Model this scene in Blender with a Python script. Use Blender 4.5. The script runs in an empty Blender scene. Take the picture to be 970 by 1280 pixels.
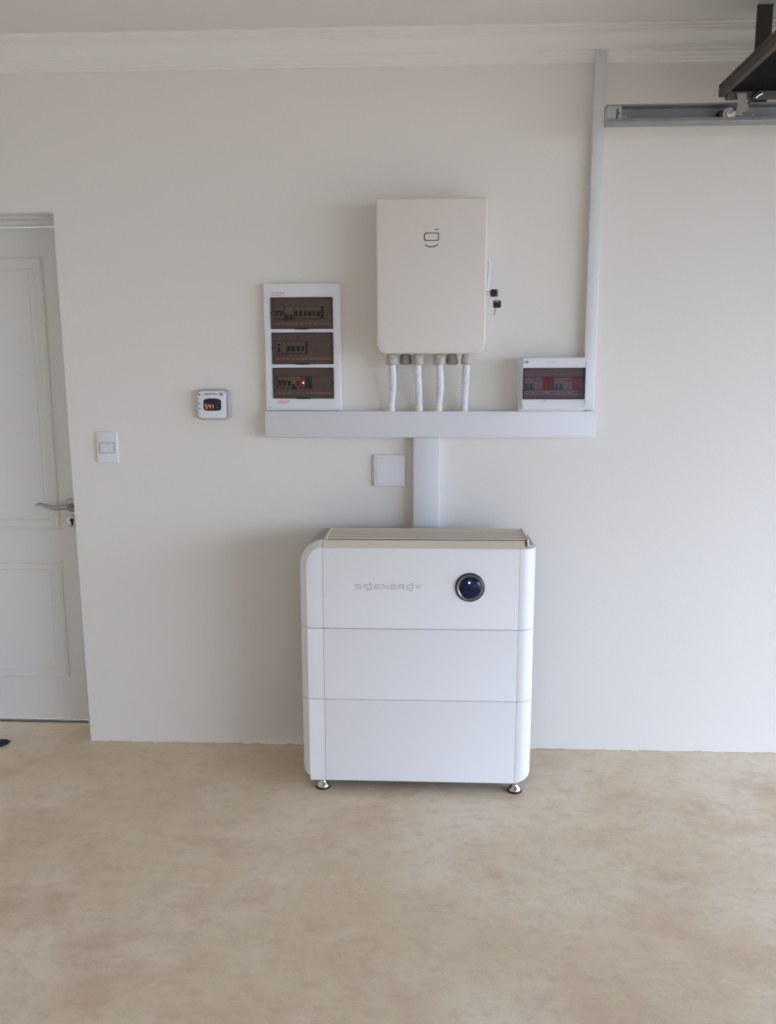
import bpy, bmesh, math, random
from mathutils import Vector, Matrix
random.seed(7)
C = bpy.context.scene.collection
sc = bpy.context.scene

# ------------------------------------------------------------------ camera
F_PX = 1046.0
cam_d = bpy.data.cameras.new('camera')
cam_d.sensor_fit = 'VERTICAL'
cam_d.sensor_height = 24.0
cam_d.lens = 24.0 * F_PX / 1280.0
cam_d.clip_start = 0.02
cam = bpy.data.objects.new('camera', cam_d)
C.objects.link(cam)
pitch, yaw, roll = 0.1682, -0.0458, -0.0025
fwd = Vector((math.sin(yaw)*math.cos(pitch), math.cos(yaw)*math.cos(pitch), -math.sin(pitch)))
rt0 = Vector((math.cos(yaw), -math.sin(yaw), 0))
up0 = rt0.cross(fwd)
rt = rt0*math.cos(roll) + up0*math.sin(roll)
up = up0*math.cos(roll) - rt0*math.sin(roll)
m = Matrix((rt, up, -fwd)).transposed().to_4x4()
m.translation = Vector((0, -3.12, 1.476))
cam.matrix_world = m
sc.camera = cam

# ------------------------------------------------------------------ world, daylight, exposure
world = bpy.data.worlds.new('overcast_sky')
sc.world = world
world.use_nodes = True
wn = world.node_tree
bg = wn.nodes['Background']
bg.inputs['Color'].default_value = (0.70, 0.855, 1.13, 1)
bg.inputs['Strength'].default_value = 3.4
# sampling portal in the garage doorway (adds no light, only guides sky sampling)
pl = bpy.data.lights.new('doorway_portal', 'AREA')
pl.shape = 'RECTANGLE'; pl.size = 2.1; pl.size_y = 5.95
pl.cycles.is_portal = True
po = bpy.data.objects.new('doorway_portal', pl)
po.location = (3.97, -3.27, 1.06); po.rotation_euler = (0, math.radians(90), 0)
C.objects.link(po)
sc.view_settings.view_transform = 'Standard'
sc.view_settings.look = 'None'
sc.view_settings.gamma = 1.0
sc.view_settings.use_curve_mapping = False
sc.view_settings.exposure = 1.42
sc.cycles.max_bounces = 12
sc.cycles.diffuse_bounces = 8
sc.cycles.transparent_max_bounces = 12

# ------------------------------------------------------------------ materials
def mat(name, col, rough=0.5, metal=0.0, bump=0.0, bscale=200.0, var=0.0, vscale=6.0, col2=None, emit=0.0, spec=0.5, coat=0.0):
    mt = bpy.data.materials.new(name); mt.use_nodes = True
    nt = mt.node_tree; b = nt.nodes['Principled BSDF']
    b.inputs['Base Color'].default_value = (*col, 1)
    b.inputs['Roughness'].default_value = rough
    b.inputs['Metallic'].default_value = metal
    b.inputs['Specular IOR Level'].default_value = spec
    b.inputs['Coat Weight'].default_value = coat
    if emit:
        b.inputs['Emission Color'].default_value = (*col, 1)
        b.inputs['Emission Strength'].default_value = emit
    tc = nt.nodes.new('ShaderNodeTexCoord')
    if var or col2:
        nz = nt.nodes.new('ShaderNodeTexNoise'); nz.inputs['Scale'].default_value = vscale
        nz.inputs['Detail'].default_value = 5
        nt.links.new(tc.outputs['Object'], nz.inputs['Vector'])
        mx = nt.nodes.new('ShaderNodeMix'); mx.data_type = 'RGBA'
        c2 = col2 or tuple(max(0, c*(1-var)) for c in col)
        mx.inputs[6].default_value = (*col, 1); mx.inputs[7].default_value = (*c2, 1)
        nt.links.new(nz.outputs['Fac'], mx.inputs[0])
        nt.links.new(mx.outputs[2], b.inputs['Base Color'])
    if bump:
        n2 = nt.nodes.new('ShaderNodeTexNoise'); n2.inputs['Scale'].default_value = bscale
        n2.inputs['Detail'].default_value = 4
        nt.links.new(tc.outputs['Object'], n2.inputs['Vector'])
        bp = nt.nodes.new('ShaderNodeBump'); bp.inputs['Strength'].default_value = bump
        bp.inputs['Distance'].default_value = 0.003
        nt.links.new(n2.outputs['Fac'], bp.inputs['Height'])
        nt.links.new(bp.outputs['Normal'], b.inputs['Normal'])
    return mt

def floor_mat():
    mt = bpy.data.materials.new('screed_floor'); mt.use_nodes = True
    nt = mt.node_tree; b = nt.nodes['Principled BSDF']; L = nt.links.new
    tc = nt.nodes.new('ShaderNodeTexCoord')
    def noise(scale, detail, rough=0.6, dist=0.0, off=(0, 0, 0), sc3=(1, 1, 1)):
        mp = nt.nodes.new('ShaderNodeMapping'); mp.inputs['Location'].default_value = off
        mp.inputs['Scale'].default_value = sc3
        L(tc.outputs['Object'], mp.inputs['Vector'])
        n = nt.nodes.new('ShaderNodeTexNoise'); n.inputs['Scale'].default_value = scale
        n.inputs['Detail'].default_value = detail; n.inputs['Roughness'].default_value = rough
        n.inputs['Distortion'].default_value = dist
        L(mp.outputs['Vector'], n.inputs['Vector']); return n.outputs['Fac']
    def ramp(fac, lo, hi):
        r = nt.nodes.new('ShaderNodeMapRange'); r.inputs['From Min'].default_value = lo
        r.inputs['From Max'].default_value = hi; L(fac, r.inputs['Value']); return r.outputs['Result']
    def mix(fac, a, bcol, f=1.0):
        x = nt.nodes.new('ShaderNodeMix'); x.data_type = 'RGBA'
        mm = nt.nodes.new('ShaderNodeMath'); mm.operation = 'MULTIPLY'; mm.inputs[1].default_value = f
        L(fac, mm.inputs[0]); L(mm.outputs[0], x.inputs[0])
        if isinstance(a, tuple): x.inputs[6].default_value = (*a, 1)
        else: L(a, x.inputs[6])
        x.inputs[7].default_value = (*bcol, 1); return x.outputs[2]
    c = mix(ramp(noise(1.3, 5, .6, .2), .40, .62), FLOOR_A, FLOOR_B)            # tan / pale cement clouds
    c = mix(ramp(noise(2.6, 8, .68, .25, (3, 7, 0), (1, 1.3, 1)), .52, .72), c, FLOOR_C, .75)  # reddish brown stains
    c = mix(ramp(noise(4.2, 8, .72, .2, (9, 2, 0), (.8, 1.3, 1)), .55, .72), c, FLOOR_D, .55)   # pale greyish patches
    c = mix(ramp(noise(15, 10, .78, .2, (1, 5, 0), (1, 1.3, 1)), .48, .72), c, FLOOR_E, .6)    # fine mottling
    c = mix(ramp(noise(95, 3, .6, 0, (4, 4, 0)), .68, .74), c, (.25, .19, .14), .6)  # dark specks
    c = mix(ramp(noise(60, 2, .5, 0, (8, 1, 0)), .74, .77), c, (.72, .68, .62), .8)   # pale grit
    L(c, b.inputs['Base Color'])
    b.inputs['Roughness'].default_value = .62
    b.inputs['Specular IOR Level'].default_value = .5
    bp = nt.nodes.new('ShaderNodeBump'); bp.inputs['Strength'].default_value = .55; bp.inputs['Distance'].default_value = .003
    L(noise(28, 8, .7), bp.inputs['Height']); L(bp.outputs['Normal'], b.inputs['Normal'])
    return mt
FLOOR_A = (.70, .555, .375); FLOOR_B = (.79, .675, .52); FLOOR_C = (.57, .375, .25)
FLOOR_D = (.82, .75, .62); FLOOR_E = (.52, .40, .28)

def smoked(name, tint, gl=0.06):
    mt = bpy.data.materials.new(name); mt.use_nodes = True
    nt = mt.node_tree
    nt.nodes.remove(nt.nodes['Principled BSDF'])
    out = nt.nodes['Material Output']
    tr = nt.nodes.new('ShaderNodeBsdfTransparent'); tr.inputs['Color'].default_value = (*tint, 1)
    g = nt.nodes.new('ShaderNodeBsdfGlossy'); g.inputs['Roughness'].default_value = .12
    g.inputs['Color'].default_value = (.9, .9, .95, 1)
    fr = nt.nodes.new('ShaderNodeFresnel'); fr.inputs['IOR'].default_value = 1.45
    mx = nt.nodes.new('ShaderNodeMixShader')
    nt.links.new(fr.outputs[0], mx.inputs[0]); nt.links.new(tr.outputs[0], mx.inputs[1])
    nt.links.new(g.outputs[0], mx.inputs[2]); nt.links.new(mx.outputs[0], out.inputs['Surface'])
    return mt

M = dict(
    wall=mat('wall_paint', (.785, .748, .70), .75, bump=.12, bscale=90, col2=(.765, .73, .685), vscale=2.2, spec=.3),
    ceil=mat('ceiling_paint', (.74, .72, .68), .85, bump=.08, bscale=60, spec=.2),
    trim=mat('cornice_paint', (.80, .78, .74), .6, spec=.3),
    door=mat('door_paint', (.745, .745, .72), .42, bump=.03, bscale=40),
    plastic=mat('white_plastic', (.75, .75, .785), .38),
    trunk=mat('trunking_plastic', (.70, .70, .725), .42),
    shell=mat('battery_shell', (.81, .80, .81), .33),
    cab=mat('cabinet_paint', (.72, .665, .61), .45),
    grille=mat('champagne_grille', (.74, .645, .53), .5),
    rear=mat('rear_housing_grey', (.36, .35, .34), .5),
    recess=mat('grille_recess', (.12, .10, .08), .7),
    core=mat('dark_core', (.06, .06, .065), .6),
    steel=mat('stainless_steel', (.62, .58, .56), .22, 1.0),
    nickel=mat('brushed_nickel', (.48, .44, .41), .32, 1.0),
    galv=mat('galvanised_steel', (.38, .395, .40), .45, .75, col2=(.27, .285, .29), vscale=18),
    galv_warm=mat('passivated_steel', (.62, .58, .50), .4, .6, col2=(.40, .36, .30), vscale=35),
    mortar=mat('mortar_line', (.42, .33, .25), .85, col2=(.60, .52, .44), vscale=14),
    zinc=mat('pale_zinc', (.50, .50, .48), .5, .5),
    case=mat('grey_casing', (.42, .42, .44), .45),
    grey_steel=mat('grey_angle_iron', (.11, .113, .108), .6, .3),
    black=mat('black_plastic', (.012, .011, .013), .4),
    dpanel=mat('dark_door_panel', (.006, .0065, .009), .8, spec=.1),
    dedge=mat('brown_door_edge', (.095, .072, .055), .6, col2=(.05, .038, .03), spec=.3, vscale=20),
    gland=mat('grey_gland', (.47, .44, .39), .5),
    gland_d=mat('dark_grey_gland', (.27, .25, .21), .5),
    conduit=mat('white_conduit', (.74, .77, .80), .4),
    sleeve=mat('cream_sleeve', (.72, .70, .64), .5),
    ink=mat('grey_ink', (.20, .19, .19), .5),
    ink2=mat('silver_ink', (.33, .32, .32), .5),
    inkd=mat('dark_ink', (.05, .05, .07), .5),
    red_ink=mat('red_ink', (.70, .30, .32), .5),
    breaker=mat('breaker_body', (.62, .58, .48), .5),
    inner=mat('inner_cover', (.44, .38, .35), .5),
    rail=mat('cream_label_strip', (.80, .68, .58), .6),
    toggle=mat('black_toggle', (.008, .008, .009), .4),
    bluetog=mat('blue_toggle', (.06, .19, .30), .4),
    redblk=mat('red_surge_block', (.62, .03, .06), .4),
    redlamp=mat('red_lamp', (.75, .10, .12), .4),
    smoke=smoked('smoked_cover', (.78, .72, .70)),
    smoke2=smoked('smoked_violet_cover', (.80, .73, .77)),
    led=mat('led_white', (1, .65, .6), .4, emit=1),
    seg=mat('red_segments', (1, .20, .12), .4, emit=.16),
    blueled=mat('blue_led', (.45, .75, 1), .4, emit=.5),
    screen=mat('display_glass', (.01, .015, .03), .12),
    lens=mat('lens_glass', (.006, .012, .045), .08, spec=.35),
    chrome=mat('chrome_ring', (.26, .25, .26), .25, 1.0),
    teal=mat('teal_led', (.02, .22, .24), .4),
    green=mat('green_led', (.02, .28, .20), .4),
    dred=mat('dark_red_led', (.16, .015, .04), .4),
    pink=mat('pink_led', (.62, .36, .36), .4),
    matt=mat('black_mat', (.012, .014, .02), .9, bump=.6, bscale=120),
    rubber=mat('black_rubber', (.015, .015, .015), .7),
    outside=mat('driveway_paving', (.37, .29, .22), .8, var=.2, vscale=3),
)
M['floor'] = floor_mat()

# ------------------------------------------------------------------ helpers
ROOT = {}
def finish(bm, ang=35):
    bmesh.ops.recalc_face_normals(bm, faces=bm.faces)
    for f in bm.faces: f.smooth = True
    for e in bm.edges:
        if len(e.link_faces) == 2 and e.calc_face_angle(0) > math.radians(ang): e.smooth = False
def obj(name, bm, material, parent=None, label=None, ang=35):
    finish(bm, ang)
    off = ROOT.get(parent.name, Vector((0, 0, 0))) if parent else Vector((0, 0, 0))
    bmesh.ops.translate(bm, verts=bm.verts, vec=-off)
    me = bpy.data.meshes.new(name); bm.to_mesh(me); bm.free()
    me.materials.append(M[material])
    o = bpy.data.objects.new(name, me); C.objects.link(o)
    if parent: o.parent = parent
    ROOT[o.name] = off
    if label: o['label'] = label
    return o
def thing(name, loc, label=None, cat=None, group=None, kind=None):
    o = bpy.data.objects.new(name, None); C.objects.link(o)
    o.location = loc; o.empty_display_size = .05
    ROOT[o.name] = Vector(loc)
    if label: o['label'] = label
    if cat: o['category'] = cat
    if group: o['group'] = group
    if kind: o['kind'] = kind
    return o
def solo(name, bm, material, label, cat, group=None):
    """a thing that is one mesh, origin at the middle of its base"""
    xs = [v.co for v in bm.verts]
    c = Vector(((min(v.x for v in xs)+max(v.x for v in xs))/2, (min(v.y for v in xs)+max(v.y for v in xs))/2, min(v.z for v in xs)))
    bmesh.ops.translate(bm, verts=bm.verts, vec=-c)
    o = obj(name, bm, material); o.location = c; ROOT[o.name] = c
    o['label'] = label; o['category'] = cat
    if group: o['group'] = group
    return o
def struct(name, bm, material, parent=None):
    o = obj(name, bm, material, parent)
    if not parent: o['kind'] = 'structure'
    return o
def B(): return bmesh.new()
def box(bm, x0, x1, y0, y1, z0, z1, bev=0.0, seg=1):
    t = bmesh.new(); bmesh.ops.create_cube(t, size=1)
    for v in t.verts:
        v.co = Vector((x0+(v.co.x+.5)*(x1-x0), y0+(v.co.y+.5)*(y1-y0), z0+(v.co.z+.5)*(z1-z0)))
    if bev: bmesh.ops.bevel(t, geom=t.edges[:], offset=bev, segments=seg, affect='EDGES', profile=.5)
    merge(bm, t); return bm
def merge(bm, t):
    me = bpy.data.meshes.new('tmp'); t.to_mesh(me); t.free(); bm.from_mesh(me); bpy.data.meshes.remove(me)
def lathe(bm, prof, c, axis='Z', n=24, caps=True):
    """prof: list of (radius, t) along the axis from point c"""
    rings = []
    for r, t in prof:
        ring = []
        for i in range(n):
            a = 2*math.pi*i/n
            u, w = r*math.cos(a), r*math.sin(a)
            p = {'Z': (u, w, t), 'Y': (u, t, w), 'X': (t, u, w)}[axis]
            ring.append(bm.verts.new(Vector(c)+Vector(p)))
        rings.append(ring)
    for a, b in zip(rings, rings[1:]):
        for i in range(n): bm.faces.new((a[i], a[(i+1) % n], b[(i+1) % n], b[i]))
    if caps:
        bm.faces.new(rings[0]); bm.faces.new(rings[-1])
    return bm
def loft(bm, rings, closed=True):
    """rings: lists of points (same length); caps on both ends"""
    R = [[bm.verts.new(Vector(p)) for p in r] for r in rings]
    n = len(R[0])
    for a, b in zip(R, R[1:]):
        for i in range(n): bm.faces.new((a[i], a[(i+1) % n], b[(i+1) % n], b[i]))
    if closed:
        bm.faces.new(R[0]); bm.faces.new(R[-1])
    return bm
def prism_y(bm, pts, y0, y1): return loft(bm, [[(x, y0, z) for x, z in pts], [(x, y1, z) for x, z in pts]])
def prism_z(bm, pts, z0, z1): return loft(bm, [[(x, y, z0) for x, y in pts], [(x, y, z1) for x, y in pts]])
def rrect(x0, x1, z0, z1, r, n=6):
    """r = (bl, br, tr, tl) corner radii; counter-clockwise"""
    out = []
    for (cx, cz, rr, a0) in ((x0+r[0], z0+r[0], r[0], 180), (x1-r[1], z0+r[1], r[1], 270), (x1-r[2], z1-r[2], r[2], 0), (x0+r[3], z1-r[3], r[3], 90)):
        for k in range(n+1):
            a = math.radians(a0+90*k/n)
            out.append((cx+rr*math.cos(a), cz+rr*math.sin(a)))
    return out
def rbox(bm, x0, x1, z0, z1, yf, yb, r, e=.003, n=6):
    """rounded-rectangle slab facing -Y with eased front edge of size e"""
    if not isinstance(r, tuple): r = (r,)*4
    rings = []
    for k in range(4):
        a = math.pi/2*k/3
        d = e*(1-math.sin(a)); y = yf+e*(1-math.cos(a))
        rr = tuple(max(q-d, .0004) for q in r)
        rings.append([(x, y, z) for x, z in rrect(x0+d, x1-d, z0+d, z1-d, rr, n)])
    rings.append([(x, yb, z) for x, z in rrect(x0, x1, z0, z1, tuple(max(q, .0004) for q in r), n)])
    return loft(bm, rings)
def tube(bm, pts, rad, n=12, caps=True):
    pts = [Vector(p) for p in pts]; rads = rad if isinstance(rad, list) else [rad]*len(pts)
    rings = []; prev = None
    for i, p in enumerate(pts):
        t = (pts[min(i+1, len(pts)-1)]-pts[max(i-1, 0)]).normalized()
        a = Vector((0, 1, 0)) if abs(t.y) < .8 else Vector((1, 0, 0))
        if prev is not None: a = prev
        u = (a-t*a.dot(t)).normalized(); w = t.cross(u); prev = u
        rings.append([bm.verts.new(p+(u*math.cos(2*math.pi*k/n)+w*math.sin(2*math.pi*k/n))*rads[i]) for k in range(n)])
    for a, b in zip(rings, rings[1:]):
        for k in range(n): bm.faces.new((a[k], a[(k+1) % n], b[(k+1) % n], b[k]))
    if caps: bm.faces.new(rings[0]); bm.faces.new(rings[-1])
    return bm
def bar(bm, a, b, w, t, y0, y1):
    """flat stroke in the XZ plane from a to b, half width w, between y0 and y1, ends extended by t"""
    a = Vector((a[0], 0, a[1])); b = Vector((b[0], 0, b[1])); d = (b-a).normalized(); n = Vector((-d.z, 0, d.x))*w
    a = a-d*t; b = b+d*t
    q = [a+n, a-n, b-n, b+n]
    return loft(bm, [[(p.x, y0, p.z) for p in q], [(p.x, y1, p.z) for p in q]])
def poly(bm, pts, w, y0, y1, closed=False):
    P = list(pts)+([pts[0]] if closed else [])
    for a, b in zip(P, P[1:]): bar(bm, a, b, w, w*.6, y0, y1)
    return bm
def text(s, x0, x1, zc, h, y):
    """real letters as thin mesh, facing -Y, fitted between x0 and x1"""
    cu = bpy.data.curves.new('txt', 'FONT'); cu.body = s; cu.extrude = .02; cu.offset = .022; cu.resolution_u = 3
    to = bpy.data.objects.new('txt', cu); C.objects.link(to)
    dg = bpy.context.evaluated_depsgraph_get(); me = bpy.data.meshes.new_from_object(to.evaluated_get(dg))
    bm = bmesh.new(); bm.from_mesh(me)
    bpy.data.objects.remove(to); bpy.data.meshes.remove(me); bpy.data.curves.remove(cu)
    xs = [v.co.x for v in bm.verts]; ys = [v.co.y for v in bm.verts]
    sx = (x1-x0)/(max(xs)-min(xs)); sz = h/(max(ys)-min(ys)); mx, my = min(xs), (min(ys)+max(ys))/2
    for v in bm.verts:
        v.co = Vector((x0+(v.co.x-mx)*sx, y-.0003+(-v.co.z)*.01, zc+(v.co.y-my)*sz))
    return bm
def copy_part(o, parent, off):
    """copy of an object and its children under another parent, shifted by off"""
    c = o.copy(); C.objects.link(c); c.parent = parent; c.location = o.location+Vector(off)
    ROOT[c.name] = ROOT.get(o.name, Vector()).copy()
    for ch in o.children:
        d = ch.copy(); C.objects.link(d); d.parent = c; ROOT[d.name] = ROOT.get(ch.name, Vector()).copy()
    return c

# ------------------------------------------------------------------ the room
CEIL = 2.612; XL, XR, YF = -2.75, 3.85, -6.6
OX0, OX1, OZ = -2.215, -1.352, 2.050          # inner door opening in the back wall
WT = .20
bm = B(); box(bm, XL-.2, XR+.25, YF-.2, .62, -.12, 0)
struct('floor', bm, 'floor')
bm = B(); box(bm, XL-.2, XR+.25, YF-.2, .62, CEIL, CEIL+.12)
struct('ceiling', bm, 'ceil')
# back wall with its door opening; slightly rounded plaster edge
bm = B()
def wall_block(bm, pts, y0, y1, e=.006):
    rings = [[(x, y, z) for x, z in pts] for y in (y0, y1)]
    return loft(bm, rings)
out = [(XL-.2, 0), (OX0, 0), (OX0, OZ), (OX1, OZ), (OX1, 0), (XR+.25, 0), (XR+.25, CEIL), (XL-.2, CEIL)]
wall_block(bm, out, 0, WT)
ed = [e for e in bm.edges if all(abs(v.co.y) < 1e-5 for v in e.verts) and
      ((all(abs(v.co.x-OX1) < 1e-5 for v in e.verts)) or (all(abs(v.co.z-OZ) < 1e-5 for v in e.verts)) or (all(abs(v.co.x-OX0) < 1e-5 for v in e.verts)))]
bmesh.ops.bevel(bm, geom=ed, offset=.006, segments=3, affect='EDGES', profile=.5)
struct('wall_back', bm, 'wall')
bm = B(); box(bm, XL-.2, XL, YF-.2, 0, 0, CEIL); struct('wall_left', bm, 'wall')
bm = B(); box(bm, XL, XR, YF-.2, YF, 0, CEIL); struct('wall_front', bm, 'wall')
bm = B()                                        # right wall with the open garage doorway
GY0, GY1, GZ = -6.25, -.30, 2.12
loft(bm, [[(x, y, z) for y, z in ((YF-.2, 0), (GY0, 0), (GY0, GZ), (GY1, GZ), (GY1, 0), (0, 0), (0, CEIL), (YF-.2, CEIL))] for x in (XR, XR+.25)])
struct('wall_right', bm, 'wall')
bm = B(); box(bm, -2.6, -1.0, .60, .70, 0, CEIL); struct('wall_light_block', bm, 'wall')  # unseen wall added behind the inner door to block sky light under it
bm = B(); box(bm, XR+.25, 34, -30, 24, -.14, -.02); struct('driveway', bm, 'outside')
# cornice, profile (distance from wall, height)
prof = [(0, 2.512), (.010, 2.512), (.012, 2.515), (.012, 2.521), (.017, 2.523), (.019, 2.527), (.019, 2.532), (.024, 2.535), (.026, 2.540), (.026, 2.545)]
for k in range(9):
    a = math.radians(90*k/8)
    prof.append((.030+.038*(1-math.cos(a)), 2.547+.038*math.sin(a)))
prof += [(.070, 2.588), (.073, 2.589), (.073, 2.594), (.078, 2.596), (.080, 2.598), (.080, 2.602), (.086, 2.604), (.090, 2.607), (.090, 2.6125), (0, 2.6125)]
for nm, fn in (('trim_1', lambda d, z: [(XL+d, -d, z), (XR-d, -d, z)]), ('trim_2', lambda d, z: [(XL+d, YF+d, z), (XL+d, -d, z)]),
               ('trim_3', lambda d, z: [(XR-d, -d, z), (XR-d, YF+d, z)]), ('trim_4', lambda d, z: [(XR-d, YF+d, z), (XL+d, YF+d, z)])):
    bm = B(); pts = [fn(d, z) for d, z in prof]
    loft(bm, [[p[0] for p in pts], [p[1] for p in pts]])
    struct(nm, bm, 'trim')
# thin dirt-stained plaster edge where wall meets the screed
bm = B()
x = OX1+.004
while x < XR-.05:
    w = random.uniform(.012, .045); h = random.uniform(.0008, .0045); d = random.uniform(.001, .0045)
    loft(bm, [[(xx, .001, -.001), (xx, -d, -.001), (xx, -d*.4, h), (xx, .001, h*1.3)] for xx in (x, min(x+w, XR-.01))])
    x += w
o = struct('baseboard_back', bm, 'mortar'); o['label'] = 'rough mortar line where the white wall meets the screed floor'

# ------------------------------------------------------------------ door_1 in its reveal
d1 = thing('door_1', (-1.78, .185, 0), label='white two-panel inner door set back in the left reveal', kind='structure')
bm = B()
fr = [(0, .140), (0, .150), (.006, .153), (.006, .163), (.012, .168), (.012, .20)]
def head(bm):
    # stepped frame head under the soffit and two jambs, front steps visible
    for (x0, x1, z0, z1) in ((OX0, OX1, OZ-.012, OZ),):
        box(bm, OX0, OX1, .030, WT, OZ-.006, OZ+.001)
        box(bm, OX0, OX1, .075, WT, OZ-.014, OZ-.005, .002)
        box(bm, OX0, OX1, .120, WT, OZ-.026, OZ-.013, .002)
    box(bm, OX0, OX0+.012, .120, WT, 0, OZ-.026, .002)
    box(bm, OX1-.006, OX1, .120, WT, 0, OZ-.026, .001)
head(bm); obj('door_frame', bm, 'door', d1)
LX0, LX1, LZ0, LZ1, LY = OX0+.014, OX1-.010, .016, OZ-.030, .172
bm = B(); box(bm, LX0, LX1, LY, LY+.026, LZ0, LZ1, .001)
leaf = obj('door_leaf', bm, 'door', d1)
def moulding(x0, x1, z0, z1):
    bm = B(); rings = []
    for ins, hgt in ((0, -.001), (0, .004), (.004, .007), (.010, .0075), (.014, .004), (.030, .004), (.036, .0065), (.040, .005), (.044, -.001)):
        rings.append([(x0+ins, LY-hgt, z0+ins), (x1-ins, LY-hgt, z0+ins), (x1-ins, LY-hgt, z1-ins), (x0+ins, LY-hgt, z1-ins)])
    rings.append(rings[0])
    loft(bm, rings, closed=False)
    bmesh.ops.remove_doubles(bm, verts=bm.verts, dist=1e-6)
    return obj('panel_moulding', bm, 'door', leaf)
moulding(LX0+.117, -1.489, .836, 1.908)
moulding(LX0+.117, -1.494, .204, .709)
# centre field panels, very slightly proud
for z0, z1 in ((.890, 1.854), (.258, .655)):
    bm = B(); box(bm, LX0+.171, -1.546, LY-.002, LY+.004, z0, z1, .0015); obj('door_panel', bm, 'door', leaf)
bm = B(); hx, hz = -1.432, .938
lathe(bm, [(.026, -.001), (.026, -.006), (.022, -.010), (.011, -.012), (.010, -.045), (.010, -.052)], (hx, LY, hz), 'Y', 28)
pts = [(hx+.004, LY-.050, hz), (hx-.02, LY-.052, hz-.001), (hx-.045, LY-.052, hz-.004), (hx-.07, LY-.051, hz-.002), (hx-.095, LY-.049, hz+.006), (hx-.118, LY-.046, hz+.011), (hx-.135, LY-.043, hz+.006)]
tube(bm, pts, [.0115, .0105, .009, .008, .0075, .0065, .003], 12)
obj('lever_handle', bm, 'nickel', leaf, 'curved nickel lever handle')
bm = B(); lathe(bm, [(.024, -.001), (.024, -.005), (.021, -.007)], (hx-.004, LY, .872), 'Y', 28)
lk = obj('lock_rose', bm, 'steel', leaf)
bm = B(); lathe(bm, [(.0085, -.006), (.0085, -.010)], (hx-.004, LY, .878), 'Y', 16); box(bm, hx-.008, hx, LY-.010, LY-.006, .858, .876, .001)
obj('lock_cylinder', bm, 'black', leaf)
bm = B(); box(bm, LX0, LX1, .176, .20, .0005, .004, .001); obj('door_sill', bm, 'core', d1)

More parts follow.
